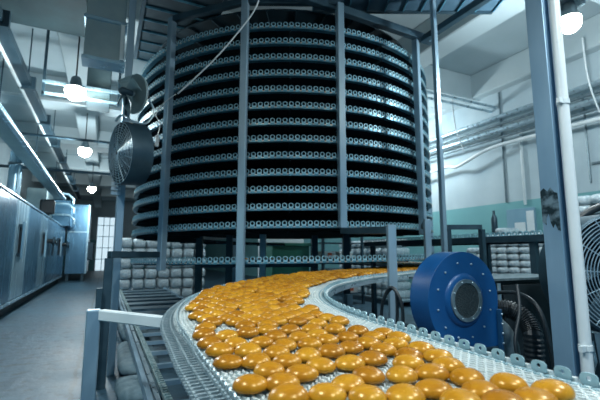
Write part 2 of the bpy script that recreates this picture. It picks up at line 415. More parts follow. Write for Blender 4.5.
# upright side plates with an eye: the hundred nearest are parts of their own
tabs = []; s = SB + .02
while s < SEND: tabs.append(s); s += .0645
near = tabs[:50]
tabs_left = []; s = SB + .02
while s < SEND: tabs_left.append(s); s += .0375
for side in (-1, 1):
    u = -HW + .046 if side < 0 else HW - .012
    for s in (near if side > 0 else tabs_left[:50]):
        if side < 0: u = -HW + .052 - ext(s) * .55
        m = MB(); p = bp(s, u, -.004); f = bframe(s)
        if side > 0:
            add_arch(m, p, f, .044, .031, .006, .004, .018, 16, 2.8)
        else: add_arch(m, p, f, .026, .020, .0045, .004, .011, 12, 3.2)
        o = m.build('side_plate', 'tab' if side > 0 else 'outer', conv)
    m = MB()
    for s in (tabs if side > 0 else tabs_left)[50:]:
        if side > 0: add_arch(m, bp(s, u, -.004), bframe(s), .044, .031, .006, .004, .018, 12, 2.8)
        else: add_arch(m, bp(s, -HW + .052 - ext(s) * .55, -.004), bframe(s), .026, .020, .0045, .004, .011, 8, 3.2)
    if side > 0:
        q = MB(); s = SB + .02
        while s < SEND: q.box(bp(s, u + .012, -.002), (.054, .012, .016), mat=bframe(s)); s += .0645
        tag(q.build('link_blocks', 'wire', conv), kind='stuff')
    tag(m.build('distant_side_plates', 'tab', conv), kind='stuff')
for s, u in ((1.0, HW - .0), (2.3, HW - .0), (3.5, HW)):
    p = bp(s, u); MB().box((p.x, p.y, (p.z - .1) / 2), (.05, .05, p.z - .1)).build('leg', 'frame', conv)

# ---------------------------------------------------------------- buns
SEEDS = [(0.361, 1.572), (0.36, 1.448), (0.332, 1.33), (0.333, 1.237), (0.323, 1.115), (0.32, 0.929), (0.396, 1.3), (0.413, 1.43), (0.404, 1.202), (0.484, 1.433), (0.394, 1.087), (0.484, 1.288), (0.554, 1.446), (0.406, 1.005), (0.545, 1.324), (0.478, 1.153), (0.534, 1.223), (0.479, 1.068), (0.629, 1.422), (0.4, 0.914), (0.375, 0.836), (0.457, 0.956), (0.618, 1.295), (0.455, 0.805), (0.533, 0.767), (0.535, 0.833), (0.615, 0.87), (0.536, 0.98), (0.614, 0.98), (0.703, 0.988), (0.543, 1.084), (0.635, 1.098), (0.71, 1.115), (0.617, 1.208), (0.696, 1.23), (0.779, 1.235), (0.799, 1.126), (0.874, 1.207), (0.799, 1.052), (0.705, 1.318), (0.808, 1.364), (0.872, 1.304), (0.94, 1.243), (0.881, 1.086), (0.701, 1.399), (0.793, 1.474), (0.604, 0.733), (0.693, 0.726), (0.688, 0.844), (0.782, 0.823), (0.808, 0.742), (0.772, 0.666), (0.716, 0.652), (0.775, 0.903), (0.859, 0.851), (0.9, 0.937), (0.914, 1.025), (0.827, 0.98), (0.943, 1.156), (0.886, 0.687), (0.908, 0.607), (0.836, 0.6), (0.779, 0.648)]
pts = [[max(p[0], .322), p[1]] for p in SEEDS]
def to_su(x, y):                                           # arc length and offset for the first two sections and the straight run
    if y < Y0: return y, x - X0
    dx, dy = x - (X0 + RC), y - Y0; a = math.atan2(dy, -dx)
    if 0 <= a <= TURN: return S1 + a * RC, RC - math.hypot(dx, dy)
    t = Vector((x - ex, y - ey)); s_ = t.dot(TD)
    if s_ >= 0: return S2 + s_, t.x * TD.y - t.y * TD.x
    return None
sp = .0875; ca, sa = math.cos(rad(41)), math.sin(rad(41))
for i in range(-80, 120):
    for j in range(-80, 120):
        a = (i + .5 * (j % 2)) * sp; b = j * sp * .866
        x = a * ca - b * sa + R.uniform(-.013, .013); y = a * sa + b * ca + 1.0 + R.uniform(-.013, .013)
        q = to_su(x, y)
        if q is None or q[0] < 1.36 or q[0] > S3: continue
        lo = -HW + .117 - .012 * max(0, min(1, (q[0] - 1.45) / .7)); hi = HW - .14 - (.06 if q[0] < 2.2 else 0)
        if not lo < q[1] < hi or R.random() < .03: continue
        if q[0] < 1.62 and min((x - p[0]) ** 2 + (y - p[1]) ** 2 for p in pts[:len(SEEDS)]) < .075 ** 2: continue
        pts.append([x, y])
for it in range(40):                                        # nudge apart the ones that would interpenetrate
    for i in range(len(pts)):
        for j in range(i):
            dx = pts[i][0] - pts[j][0]; dy = pts[i][1] - pts[j][1]
            if abs(dx) < .086 and abs(dy) < .086:
                d = math.hypot(dx, dy)
                if 1e-6 < d < .0850:
                    k = (.0850 - d) / d * .5; pts[i][0] += dx * k; pts[i][1] += dy * k; pts[j][0] -= dx * k; pts[j][1] -= dy * k
for p_ in pts:
    if p_[1] < Y0: p_[0] = max(p_[0], .322)
def bun_mesh(seed, mat):
    r = random.Random(seed); mb = MB(); n = 22
    prof = [(.0, 0.), (.60, .0), (.84, .03), (.97, .11), (1.02, .21), (1.0, .32), (.92, .47), (.77, .61), (.55, .72), (.29, .79), (0., .81)]
    ph = r.uniform(0, 6.28); e = r.uniform(.0, .035); ph2 = r.uniform(0, 6.28)
    vs = []; fs = []
    for q, h in prof:
        for j in range(n):
            g = 2 * PI * j / n; k = 1 + e * math.cos(2 * g + ph) + .012 * math.cos(3 * g + ph2)
            vs.append((.0410 * q * k * math.cos(g), .0410 * q * k * math.sin(g), .0410 * h * (1 + .05 * q * math.cos(g + ph2))))
    for i in range(len(prof) - 1):
        for j in range(n): fs.append((i * n + j, i * n + (j + 1) % n, (i + 1) * n + (j + 1) % n, (i + 1) * n + j))
    mb.add(vs, fs)
    me = bpy.data.meshes.new('glazed_bun'); me.from_pydata(mb.v, [], mb.f); me.validate(); me.shade_smooth(); me.materials.append(M[mat]); return me, vs, fs
BM = [bun_mesh(i, ('bun', 'bunpale', 'bun', 'bundark', 'bun', 'bunpale')[i]) for i in range(6)]
info = []
for x, y in pts:
    q = to_su(x, y); s_, u = q if q else (y, x - X0)
    fwd = x * math.sin(rad(25.8)) + y * math.cos(rad(25.8))
    info.append((fwd, s_, u, x, y))
info.sort(key=lambda t: t[0])
ind, far = info[:300], info[300:]
rows = {}
for t in ind:
    if t[1] < 1.5: rows.setdefault(int((t[1] - .5) / .09), []).append(t)
name_of = {}
for ri, k in enumerate(sorted(rows)):
    for ci, t in enumerate(sorted(rows[k], key=lambda t: t[2])):
        name_of[t] = ('golden glazed bun, %s from left in the %s row across belt from near end' % (ORD[ci], ORD[ri]))
for i, t in enumerate(ind):
    o = bpy.data.objects.new('glazed_bun', BM[R.randrange(6)][0]); COL.objects.link(o)
    z = path(t[1])[4]
    o.location = (t[3], t[4], z + .0018); o.rotation_euler = (0, 0, R.uniform(0, 6.28))
    k = R.uniform(.99, 1.06) * (1 + .04 * max(0, min(1, (1.1 - t[0]) / .3))); o.scale = (k, k, k * R.uniform(.94, 1.06))
    if t in name_of: lab = name_of[t]
    elif t[1] < S1 + LA * .5: lab = 'golden glazed bun packed closely among others entering the belt bend'
    else: lab = 'small distant golden glazed bun crowded on the far half of the belt bend'
    tag(o, lab, 'bun', 'glazed buns on the mesh belt')
mb = MB()
def more_bun(p):
    _, vs, fs = BM[R.randrange(6)]; mb.add([Vector(v) + p for v in vs], fs)
for t in far: more_bun(Vector((t[3], t[4], path(t[1])[4])))
s = S3 + .05
while s < SEND - .05:
    u = -HW + .14 + R.uniform(0, .03)
    while u < HW - .12: more_bun(bp(s + R.uniform(-.01, .01), u)); u += .088
    s += .086
tag(mb.build('distant_buns', 'bun', smooth=True), 'mass of small golden buns on the belt where it runs under the spiral tower', 'buns', 'glazed buns on the mesh belt', 'stuff')

# ---------------------------------------------------------------- lower slat conveyor at the left, under the bun belt
lc = thing('slat_conveyor', (.8, 4.5, 0), 'low open steel slat conveyor running back under the spiral tower at left of the buns', 'conveyor')
ZS = .5
MB().bar((.265, .9, ZS), (.265, 10, ZS), .03, .06).build('side_rail', 'post', lc)
MB().bar((.305, .9, ZS), (.305, 10, ZS), .025, .05).build('side_rail', 'bright', lc)
MB().bar((1.3, .9, ZS), (1.3, 10, ZS), .04, .07).build('side_rail', 'post', lc)
mb = MB(); y = .95
while y < 10: mb.box((.365, y, ZS + .005), (.028, .03, .03)); mb.box((.345, y + .02, ZS + .005), (.012, .04, .02)); y += .045
tag(mb.build('drive_chain', 'chain', lc), kind='stuff')
y = 1.1
while y < 5.2: MB().bar((.385, y, ZS - .01), (1.3, y, ZS - .01), .04, .03).build('slat', 'post', lc); y += .42
while y < 10: MB().bar((.385, y, ZS), (1.3, y, ZS), .30, .03).build('slat', 'slat', lc); y += .60
for x, y in ((.265, 1.2), (.265, 9.6), (1.3, 1.2), (1.3, 4.0), (1.3, 9.6)): MB().span((x - .03, y - .03, 0), (x + .03, y + .03, ZS - .035)).build('leg', 'frame', lc)
# gate posts and crossbar
gt = thing('guard_rail', (-.04, 2.65, 0), 'short blue steel guard rail with white crossbar left of the bun belt', 'guard rail')
MB().span((-.075, 2.60, 0), (.0, 2.675, .985)).build('post', 'post', gt, bevel=.006)
MB().bar((.0, 2.62, .955), (.30, 2.27, .945), .045, .060).build('crossbar', 'white', gt, bevel=.006)
tag(MB().span((.0, 4.52, 0), (.08, 4.6, 1.26)).build('steel_post', 'frame', bevel=.005), 'dark square steel post under the left end of the horizontal tower brace', 'post')
tag(MB().bar((.04, 4.56, 1.235 + .06), (P160[0] - .05, P160[1] - .05, 1.235 + .06), .06, .07).build('brace_beam', 'frame', bevel=.005), 'dark horizontal steel brace from left post to the spiral tower', 'beam')
tag(MB().span((-.055, 4.4, 0), (-.0, 4.455, .97)).build('steel_post', 'frame', bevel=.004), 'thin dark steel stub post beside the square post at left', 'post')
# grey sacks on the floor beside the slat conveyor
def sack(c, d, rz, label):
    mb = MB(); n, k = 16, 8; vs = []; fs = []
    for i in range(k + 1):
        p = -PI / 2 + PI * i / k
        for j in range(n):
            g = 2 * PI * j / n
            def se(w, e): return math.copysign(abs(w) ** e, w)
            x = se(math.cos(p), .5) * se(math.cos(g), .45) * d[0] / 2; y = se(math.cos(p), .5) * se(math.sin(g), .45) * d[1] / 2; z = se(math.sin(p), .7) * d[2] / 2
            x += R.uniform(-.006, .006); z += R.uniform(-.006, .006) if i > 2 else 0
            vs.append((c[0] + x * math.cos(rz) - y * math.sin(rz), c[1] + x * math.sin(rz) + y * math.cos(rz), c[2] + d[2] / 2 + z))
    for i in range(k):
        for j in range(n): fs.append((i * n + j, i * n + (j + 1) % n, (i + 1) * n + (j + 1) % n, (i + 1) * n + j))
    tag(mb.add(vs, fs).build('floor_sack', 'sack', smooth=True), label, 'sack', 'sacks on the floor')
sack((.37, 4.2, 0), (.42, .62, .13), .05, 'grey lumpy sack on the floor, nearest the camera behind the crossbar')
sack((.42, 5.45, 0), (.44, 1.5, .15), -.03, 'long grey sack on the floor, second one back under the slat conveyor edge')
sack((.47, 7.25, 0), (.40, 1.6, .17), .03, 'dark grey sack on the floor, farthest one back beside slat conveyor')

# ---------------------------------------------------------------- overhead conveyors
def overhead(name, p, q, w, z, label, nr, zq=None):
    p = Vector((*p, z)); q = Vector((*q, zq or z)); t = (q - p).normalized(); sd = t.cross(Vector((0, 0, 1))).normalized()
    o = thing(name, (p + q) / 2, label, 'conveyor')
    MB().bar(p, q, w - .05, .02).build('belt_panel', 'boarddark' if 'blue' in label else 'roof', o)
    mb = MB()
    for i in range(nr + 1):
        c = p.lerp(q, i / nr) - Vector((0, 0, .022)); mb.bar(c - sd * (w / 2 - .03), c + sd * (w / 2 - .03), .016, .025)
    mb.build('underside_ribs', 'rail', o)
    for s_ in (-1, 1):
        MB().bar(p + sd * s_ * w / 2, q + sd * s_ * w / 2, .05, .07).build('side_rail', 'frame', o)
        mb = MB(); L = (q - p).length; k = int(L / .075)
        for i in range(k):
            c = p + t * (i + .5) * L / k + sd * s_ * w / 2 + Vector((0, 0, .03)); m = Matrix((t, Vector((0, 0, 1)), sd)).transposed()
            add_arch(mb, c, m, .06, .05, .016, .007)
        tag(mb.build('link_plates', 'link', o), kind='stuff')
        for f_ in (.12, .62):
            c = p.lerp(q, f_) + sd * s_ * (w / 2 - .06); MB().bar(c + Vector((0, 0, .01)), (c.x, c.y, ZC), .025, .025).build('hanger', 'frame', o)
    return o
overhead('overhead_conveyor', (.75, 1.5), (.75, 7.0), .96, 4.62, 'dark ribbed overhead conveyor above the left side of the spiral tower', 17)
tdx = Vector((.90, -.435)).normalized()
pa = Vector((2.2, 4.3)) - tdx * .3; pb = pa + tdx * 3.6
overhead('overhead_conveyor', (2.24, 4.22), (4.55, 3.13), .95, 4.72, 'blue ribbed overhead conveyor crossing above the right of the tower', 10)
oc = thing('outfeed_conveyor', (4.85, 3.5, 0), 'dark belt conveyor at eye level running behind the blower towards the white stacks', 'conveyor')
MB().bar((4.85, 1.2, 1.50), (4.85, 6.3, 1.50), .86, .03).build('belt', 'deck', oc)
for x in (4.40, 5.30):
    MB().bar((x, 1.2, 1.48), (x, 6.3, 1.48), .04, .075).build('side_rail', 'frame', oc)
    mb = MB(); y = 1.25
    while y < 6.3: add_arch(mb, (x, y, 1.515), Matrix(((0, 0, 1), (1, 0, 0), (0, 1, 0))), .062, .056, .017, .008); y += .075
    tag(mb.build('link_plates', 'link', oc), kind='stuff')
for x, y in ((4.44, 1.6), (5.26, 1.6), (4.44, 3.0), (5.26, 4.3), (4.44, 6.1)):
    MB().span((x - .035, y - .035, 0), (x + .035, y + .035, 1.445)).build('leg', 'frame', oc)

# ---------------------------------------------------------------- blower
BX, BY, BZ, BR = 2.045, 1.86, 1.015, .300
bl = thing('centrifugal_blower', (BX, BY + .1, 0), 'round blue centrifugal blower with dark mesh inlet beside the bun belt', 'blower')
def scroll():
    poly = []
    for i in range(0, 41):
        g = rad(-22 + 292 * i / 40)                          # from the cut-off round the top and back down to the bottom
        poly.append((BR * math.cos(g), BR * math.sin(g)))
    poly += [(.285, -BR), (.285, -.10)]
    return poly
mb = MB().prism(scroll(), .16, (BX, BY + .08, BZ), AX_Y); sc_ = mb.build('scroll_housing', 'blue', bl, smooth=rad(30), bevel=.008, seg=2)
MB().lathe([(.165, .0), (.160, .008), (.142, .016), (.120, .016), (.120, .0)], (BX - .005, BY, BZ), AX_Y, 32).build('inlet_ring', 'blue', bl, smooth=rad(40))
MB().lathe([(.130, .012), (.130, .026), (.106, .026), (.106, .010)], (BX - .005, BY, BZ), AX_Y, 32).build('clamp_ring', 'zinc', bl, smooth=rad(40))
MB().lathe([(.108, .013), (.108, .020), (.0, .020)], (BX - .005, BY, BZ), AX_Y, 32).build('inlet_mesh', 'mesh', bl)
def bolt(x, z, y=BY, r=.0065): MB().lathe([(r, 0), (r, .005), (r * .6, .008), (0, .008)], (x, y, z), AX_Y, 8).build('bolt', 'bright', bl)
for i in range(12):
    g = rad(12 + 30 * i); bolt(BX + .232 * math.cos(g), BZ + .232 * math.sin(g))
for i in range(8):
    g = rad(20 + 45 * i); bolt(BX - .005 + .118 * math.cos(g), BZ + .118 * math.sin(g), BY - .024, .0045)
mb = MB().span((BX + .278, BY - .03, BZ - BR - .03), (BX + .295, BY + .19, BZ - .07)); mb.build('outlet_flange', 'bluedark', bl, bevel=.003)
for z in (-.10, -.16, -.22, -.28): bolt(BX + .2865, BZ + z, BY - .03, .006)
MB().lathe([(.10, -.16), (.10, -.38), (.08, -.40), (0, -.40)], (BX, BY, BZ), AX_Y, 24).build('motor', 'bluedark', bl, smooth=rad(40))
for x in (-.2, .2):
    for y in (.02, .42): MB().span((BX + x - .025, BY + y - .025, 0), (BX + x + .025, BY + y + .025, .70)).build('leg', 'frame', bl)
MB().span((BX - .25, BY - .02, .70), (BX + .25, BY + .50, BZ - BR)).build('base_plate', 'frame', bl)
# elbow and hose
def arcpts(c, r, a0, a1, n, m): return [Vector(c) + m @ Vector((r * math.cos(rad(a0 + (a1 - a0) * i / n)), r * math.sin(rad(a0 + (a1 - a0) * i / n)), 0)) for i in range(n + 1)]
mb = MB().tube([(BX + .296, BY + .08, BZ - .175), (BX + .33, BY + .08, BZ - .178), (BX + .37, BY + .08, BZ - .195), (BX + .41, BY + .08, BZ - .225), (BX + .455, BY + .08, BZ - .275), (BX + .485, BY + .08, BZ - .34), (BX + .495, BY + .08, BZ - .42), (BX + .495, BY + .08, BZ - .7)], .062, 18)
tag(mb.build('outlet_elbow', 'zinc', smooth=rad(50)), 'dark smooth duct elbow bending down from the blue blower outlet', 'duct elbow')
hc_ = Vector((2.475, 1.85, .80)); hd_ = Vector((.90, -.435, 0)); hb_ = Vector((.435, .9, 0)); hp = []
for i in range(130):
    g = rad(185 - 200 * i / 129); hp.append(hc_ + hd_ * (.122 * math.cos(g)) + Vector((0, 0, .122 * math.sin(g))) + hb_ * (.26 - .26 * i / 129))
hp += [hp[-1] - Vector((0, 0, .008 * (k + 1))) for k in range(70)]
hp = [hp[0] - Vector((0, 0, .008 * k)) for k in range(60, 0, -1)] + hp
tag(MB().tube(hp, .062, 16, rf=lambda i: .063 if i % 4 < 2 else .055).build('corrugated_hose', 'rubber'), 'thick black corrugated hose looping over behind the blower outlet', 'hose')
# dark machine cabinet behind
cb = thing('control_cabinet', (3.35, 2.75, 0), 'low matt black machine cabinet with a steel handle behind the hose', 'cabinet')
MB().span((2.62, 2.45, .06), (4.12, 2.95, 1.07)).build('body', 'black', cb, bevel=.01)
MB().span((2.58, 2.41, 1.07), (4.16, 2.99, 1.09)).build('top', 'zinc', cb)
MB().span((2.66, 2.43, .12), (3.1, 2.45, 1.03)).build('door', 'black', cb, bevel=.004)
MB().span((3.14, 2.43, .12), (4.06, 2.45, 1.03)).build('door', 'black', cb, bevel=.004)
MB().tube([(2.88, 2.42, .98), (3.06, 2.42, .98)], .010, 8).build('handle', 'bright', cb)
MB().tube([(3.06, 2.41, .91), (3.06, 2.41, 1.05)], .016, 8).build('valve', 'bright', cb)
for x in (2.68, 4.04):
    for y in (2.5, 2.9): MB().span((x - .03, y - .03, 0), (x + .03, y + .03, .06)).build('foot', 'black', cb)
def cable(name, pts, r, mat, label, cat='cable', n=6):
    P = [Vector(p) for p in pts]; out = []
    for i in range(len(P) - 1):                             # Catmull-Rom through the points
        a, b, c, d = P[max(i - 1, 0)], P[i], P[i + 1], P[min(i + 2, len(P) - 1)]
        for k in range(8):
            t = k / 8; out.append(.5 * ((2 * b) + (c - a) * t + (2 * a - 5 * b + 4 * c - d) * t * t + (3 * b - a - 3 * c + d) * t ** 3))
    out.append(P[-1])
    return tag(MB().tube(out, r, n).build(name, mat, smooth=True), label, cat)
cable('power_cable', [(2.60, 1.62, .0), (2.58, 1.66, .5), (2.56, 1.71, .9), (2.62, 1.88, 1.02), (2.76, 2.2, 1.0), (2.84, 2.42, .93)], .014, 'rubber', 'black cable arching in front of the hose up to the black cabinet')
cable('power_cable', [(2.42, 1.62, .0), (2.36, 1.66, .4), (2.30, 1.72, .72), (2.40, 1.75, .95), (2.46, 1.80, 1.10)], .011, 'rubber', 'black cable hanging beside the tall steel column')
cable('cable_coil', [(1.78, 2.36, .78), (1.74, 2.30, .95), (1.74, 2.20, 1.08), (1.76, 2.12, .98), (1.77, 2.14, .8), (1.76, 2.24, .70), (1.75, 2.32, .82), (1.735, 2.27, 1.0), (1.76, 2.17, 1.05), (1.77, 2.2, .6), (1.8, 2.25, .02)], .011, 'rubber', 'black cable loop hanging at the left of the blue blower')

# ---------------------------------------------------------------- steel column and white pipe
KX, KY = 2.306, 1.44
cl = thing('steel_column', (KX + .07, KY, 0), 'tall blue grey steel H column with a peeled dark patch right of the blower', 'column')
mb = MB().span((KX, KY - .054, 0), (KX + .012, KY + .054, ZC)).span((KX + .012, KY - .006, 0), (KX + .13, KY + .006, ZC)).span((KX + .13, KY - .054, 0), (KX + .142, KY + .054, ZC))
mb.build('shaft', 'column', cl, bevel=.003)
pp = [(-.052, 1.29), (-.03, 1.25), (-.028, 1.31), (-.012, 1.36), (-.004, 1.27), (.008, 1.22), (.02, 1.26), (.034, 1.20), (.048, 1.19), (.05, 1.42), (.046, 1.54), (.03, 1.55), (.01, 1.60), (-.01, 1.565), (-.03, 1.60), (-.052, 1.57)]
pp = [(y_, 1.43 + (z_ - 1.19) * .62) for y_, z_ in pp]
mb = MB().prism(pp, .002, (KX - .0012, KY, 0), Matrix(((0, 0, -1), (-1, 0, 0), (0, 1, 0)))); tag(mb.build('peeled_patch', 'peel', cl), 'dark patch of peeled paint')
VX, VY = 2.365, 1.352
wp = thing('white_pipe', (VX, VY, 0), 'tall white painted pipe clamped in front of the steel column', 'pipe')
MB().tube([(VX, VY, 0), (VX, VY, ZC)], .030, 18).build('tube', 'pipew', wp, smooth=rad(60))
for z in (.80, 2.18):
    MB().lathe([(.032, -.016), (.035, -.014), (.035, .014), (.032, .016)], (VX, VY, z), None, 18).build('clamp', 'white', wp); MB().box((VX - .05, VY - .012, z), (.035, .02, .03)).build('clamp_lug', 'white', wp)
tag(MB().span((3.71, 3.64, 0), (3.77, 3.70, 4.66)).build('steel_post', 'post', bevel=.004), 'thin tall steel post right of the tower, reaching up to the overhead conveyor', 'post')

# ---------------------------------------------------------------- fans
def fan(name, c, n, r, depth, label, mats, guard=7, blades=5, spokes=12, wire=.004):
    """drum fan: shell, guard of wire rings, hub and blades; n is the blowing direction"""
    c = Vector(c); m = axis(n); o = thing(name, c, label, 'fan')
    MB().lathe([(r, -depth), (r * 1.03, -depth), (r * 1.03, 0), (r * 1.0, .012), (r * .97, 0), (r * .97, -depth)], c, m, 40).build('shell', mats[0], o, smooth=rad(40))
    g = MB()
    for k in range(1, guard + 1):
        q = r * k / guard * .99; h = .05 * r * (1 - (k / guard) ** 2) * 2
        g.tube([c + m @ Vector((q * math.cos(t), q * math.sin(t), .015 + h)) for t in [2 * PI * i / 40 for i in range(40)]], wire, 5, closed=True)
    for k in range(spokes):
        t = 2 * PI * k / spokes
        g.tube([c + m @ Vector((q * r * math.cos(t), q * r * math.sin(t), .012 + .05 * r * (1 - q * q) * 2)) for q in (.08, .4, .7, 1.)], wire * 1.1, 5)
    g.build('wire_guard', mats[1], o)
    MB().lathe([(0, -.02), (.16 * r, -.02), (.19 * r, -.06), (.19 * r, -.16), (0, -.16)], c, m, 20).build('hub', mats[2], o, smooth=rad(40))
    for k in range(blades):
        t = 2 * PI * k / blades; mb = MB(); vs = []; fs = []
        for i in range(6):
            q = r * (.18 + .74 * i / 5); w = .16 + .22 * i / 5
            for s_, zz in ((-1, -.13), (1, -.05)):
                a = t + s_ * w + .25 * i / 5
                for dz in (0, -.004): vs.append(c + m @ Vector((q * math.cos(a), q * math.sin(a), zz + dz)))
        for i in range(5):
            a = i * 4; b = a + 4; fs += [(a, b, b + 2, a + 2), (a + 1, a + 3, b + 3, b + 1), (a, a + 1, b + 1, b), (a + 2, b + 2, b + 3, a + 3)]
        fs += [(0, 2, 3, 1), (20, 21, 23, 22)]
        mb.add(vs, fs).build('blade', mats[2], o)
    return o
def az(d, tilt=0): return Vector((math.sin(rad(d)) * math.cos(rad(tilt)), math.cos(rad(d)) * math.cos(rad(tilt)), math.sin(rad(tilt))))
n1 = az(251, -4)
lp = (.13, 5.0)
f1 = fan('drum_fan', (.09, 4.42, 2.33), n1, .315, .20, 'large grey drum fan facing left on the post left of the tower', ('frame', 'bright', 'zinc'), 12, 5, 20, .0036)
MB().bar((.20, 4.50, 2.33), (lp[0], lp[1], 2.33), .05, .05).build('bracket', 'frame', f1)
n2 = az(60, 6)
f2 = fan('propeller_fan', (.20, 4.62, 3.06), n2, .215, .012, 'smaller wire guarded propeller fan mounted above the big drum fan', ('duct', 'pipew', 'duct'), 13, 4, 16, .0028)  # pale guard, shell and blades put the lamp bloom into the colour
MB().lathe([(.045, -.05), (.045, -.16), (.03, -.18), (0, -.18)], (.20, 4.62, 3.06), axis(n2), 16).build('motor', 'frame', f2, smooth=rad(40))
MB().bar((.11, 4.60, 3.04), (lp[0], lp[1], 2.9), .025, .025).build('bracket', 'frame', f2)
cable('bracket_tube', [(.02, 4.55, 2.70), (.08, 4.5, 2.76), (.2, 4.52, 2.71), (.33, 4.56, 2.73), (.40, 4.58, 2.88), (.34, 4.56, 3.0)], .012, 'bright', 'pale bent tube looping between the two left fans', 'tube')
fp = tag(MB().span((lp[0] - .04, lp[1] - .04, 0), (lp[0] + .04, lp[1] + .04, 5.02)).build('steel_post', 'post', bevel=.005), 'tall blue steel post left of tower that carries the two fans', 'post')
mb = MB()
for k in range(5): mb.box((.07, 4.935, 1.98 + .055 * k), (.10, .05, .035))
mb.build('ribbed_block', 'bright', fp)
f3 = fan('floor_fan', (3.50, 1.68, 1.15), az(205), .45, .30, 'large round floor fan with wire guard at the right edge', ('frame', 'bright', 'frame'), 19, 5, 12, .0042)
for s_ in (-1, 1):
    MB().bar((3.50 + .2 * s_, 1.80, .72), (3.50 + .34 * s_, 1.66, 0), .04, .04).build('leg', 'frame', f3); MB().bar((3.50 + .2 * s_, 1.90, .72), (3.50 + .34 * s_, 2.2, 0), .04, .04).build('leg', 'frame', f3)
cable('black_duct', [(3.78, 2.28, 1.50), (3.9, 2.22, 1.60), (4.08, 2.13, 1.72), (4.33, 2.0, 1.80)], .035, 'rubber', 'thick black hose above the floor fan at right edge', 'hose', 10)

# ---------------------------------------------------------------- oven line on the left
OX = -1.75
ov = thing('tunnel_oven', (-2.4, 14, 0), 'long brushed steel tunnel oven along the left wall with row of doors', 'oven')
MB().span((-3.1, 5.0, .30), (OX - .03, 22.0, 2.5)).build('body', 'oven', ov)
MB().span((-3.1, 5.0, 2.5), (OX + .02, 22.0, 2.54)).build('top_edge', 'oven2', ov)
MB().span((-3.1, 5.0, .26), (OX + .03, 22.0, .31)).build('bottom_edge', 'oven2', ov)
MB().span((-3.0, 5.1, 0), (OX - .14, 21.9, .26)).build('plinth', 'black', ov)
seam = [5.0, 7.0, 8.7, 10.35, 11.85, 14.0, 15.5, 18.2, 20.0, 22.0]
for i in range(len(seam) - 1):
    MB().span((OX - .03, seam[i] + .012, .33), (OX, seam[i + 1] - .012, 2.48)).build('door_panel', 'oven2' if i in (3, 5) else 'oven', ov, bevel=.008)
def oven_handle(y):
    h = MB().span((OX + .07, y - .04, 1.20), (OX + .12, y + .04, 2.02)).build('handle', 'oven2', ov, bevel=.01)
    MB().span((OX, y - .03, 1.26), (OX + .07, y + .03, 1.32)).build('handle_bracket', 'frame', h); MB().span((OX, y - .03, 1.90), (OX + .07, y + .03, 1.96)).build('handle_bracket', 'frame', h)
    MB().span((OX, y + .10, 1.25), (OX + .06, y + .42, 1.95)).build('latch_plate', 'black', ov)
for y in (10.7, 14.5, 19.3): oven_handle(y)
for y in (15.4, 16.4, 20.6, 21.5):
    v = MB().tube([(OX, y, 1.72), (OX + .22, y, 1.72)], .07, 12).build('gas_valve', 'black', ov, smooth=rad(50))
    MB().lathe([(.14, -.02), (.14, .02)], (OX + .22, y, 1.72), axis((1, 0, 0)), 16).build('hand_wheel', 'frame', v)
    MB().tube([(OX + .10, y, 1.70), (OX + .10, y, 1.25)], .035, 8).build('gas_pipe', 'frame', ov)
tc_ = thing('oven_end_tower', (-1.25, 23.6, 0), 'tall steel oven end unit standing beyond the long tunnel oven', 'oven unit')
MB().span((-1.72, 22.6, .35), (-.82, 26, 3.75)).build('body', 'oven', tc_, bevel=.01)
MB().span((-1.74, 22.56, 2.35), (-.80, 22.6, 2.42)).build('trim_band', 'oven2', tc_)
MB().span((-.86, 22.55, .35), (-.78, 22.6, 3.75)).build('corner_trim', 'oven2', tc_)
for x in (-1.6, -.95): MB().span((x - .06, 22.7, 0), (x + .06, 22.82, .35)).build('leg', 'frame', tc_)
for k in range(3): MB().span((-.82, 23.2 + k, 1.0), (-.55, 23.7 + k, 1.9)).build('side_box', 'frame', tc_, bevel=.02)
cbx = thing('control_box', (-1.85, 15.7, 2.54), 'dark square control box on a pole above the oven', 'control box')
MB().span((-2.05, 15.6, 2.62), (-1.62, 15.85, 3.12)).build('housing', 'black', cbx, bevel=.06, seg=2)
MB().span((-1.83, 15.7, 2.54), (-1.77, 15.76, 2.62)).build('pole', 'frame', cbx)
hd = thing('burner_unit', (-2.2, 19, 2.54), 'cluster of pipes and steel boxes on top of the far oven end', 'burner')
MB().span((-2.9, 18.6, 2.54), (-2.2, 20.5, 3.9)).build('housing', 'duct', hd, bevel=.02)
MB().span((-2.2, 20.6, 2.54), (-1.5, 22.2, 3.7)).build('side_housing', 'oven', hd, bevel=.02)
for k, (y, z) in enumerate(((18.9, 3.75), (19.4, 3.4), (20.2, 3.0))): MB().tube([(-2.2, y, z), (-1.5, y, z), (-1.3, y, z - .2), (-1.3, y, z - .4)], .05, 8).build('pipe', 'oven2', hd, smooth=rad(50))
vp_ = thing('flue_pipe', (-1.95, 10.9, 2.54), 'upright round steel flue standing on the oven roof', 'flue')
MB().tube([(-1.95, 10.9, 2.54), (-1.95, 10.9, 3.62)], .13, 18).build('pipe', 'oven2', vp_, smooth=rad(60))
MB().lathe([(.15, 0), (.15, .05)], (-1.95, 10.9, 3.32), None, 18).build('collar', 'zinc', vp_)
tr = thing('slotted_trough', (-1.65, 14, 3.3), 'long slotted steel trunking hung above the oven', 'cable trunking')
MB().bar((-1.75, 3.5, 3.58), (-1.75, 17, 3.53), .03, .36).build('side_panel', 'duct', tr)
MB().bar((-1.62, 3.5, 3.36), (-1.62, 17, 3.32), .30, .03).build('base_panel', 'duct', tr)
MB().tube([(-1.47, 3.5, 3.36), (-1.47, 17, 3.32)], .055, 12).build('lip_pipe', 'oven2', tr, smooth=rad(60))
mb = MB()
for i in range(22): mb.box((-1.73, 3.8 + .6 * i, 3.57), (.02, .25, .24))
mb.build('slots', 'frame', tr)
for y in (8, 12, 16.5): MB().span((-1.76, y, 3.7), (-1.74, y + .02, ZC)).build('hanger', 'frame', tr)
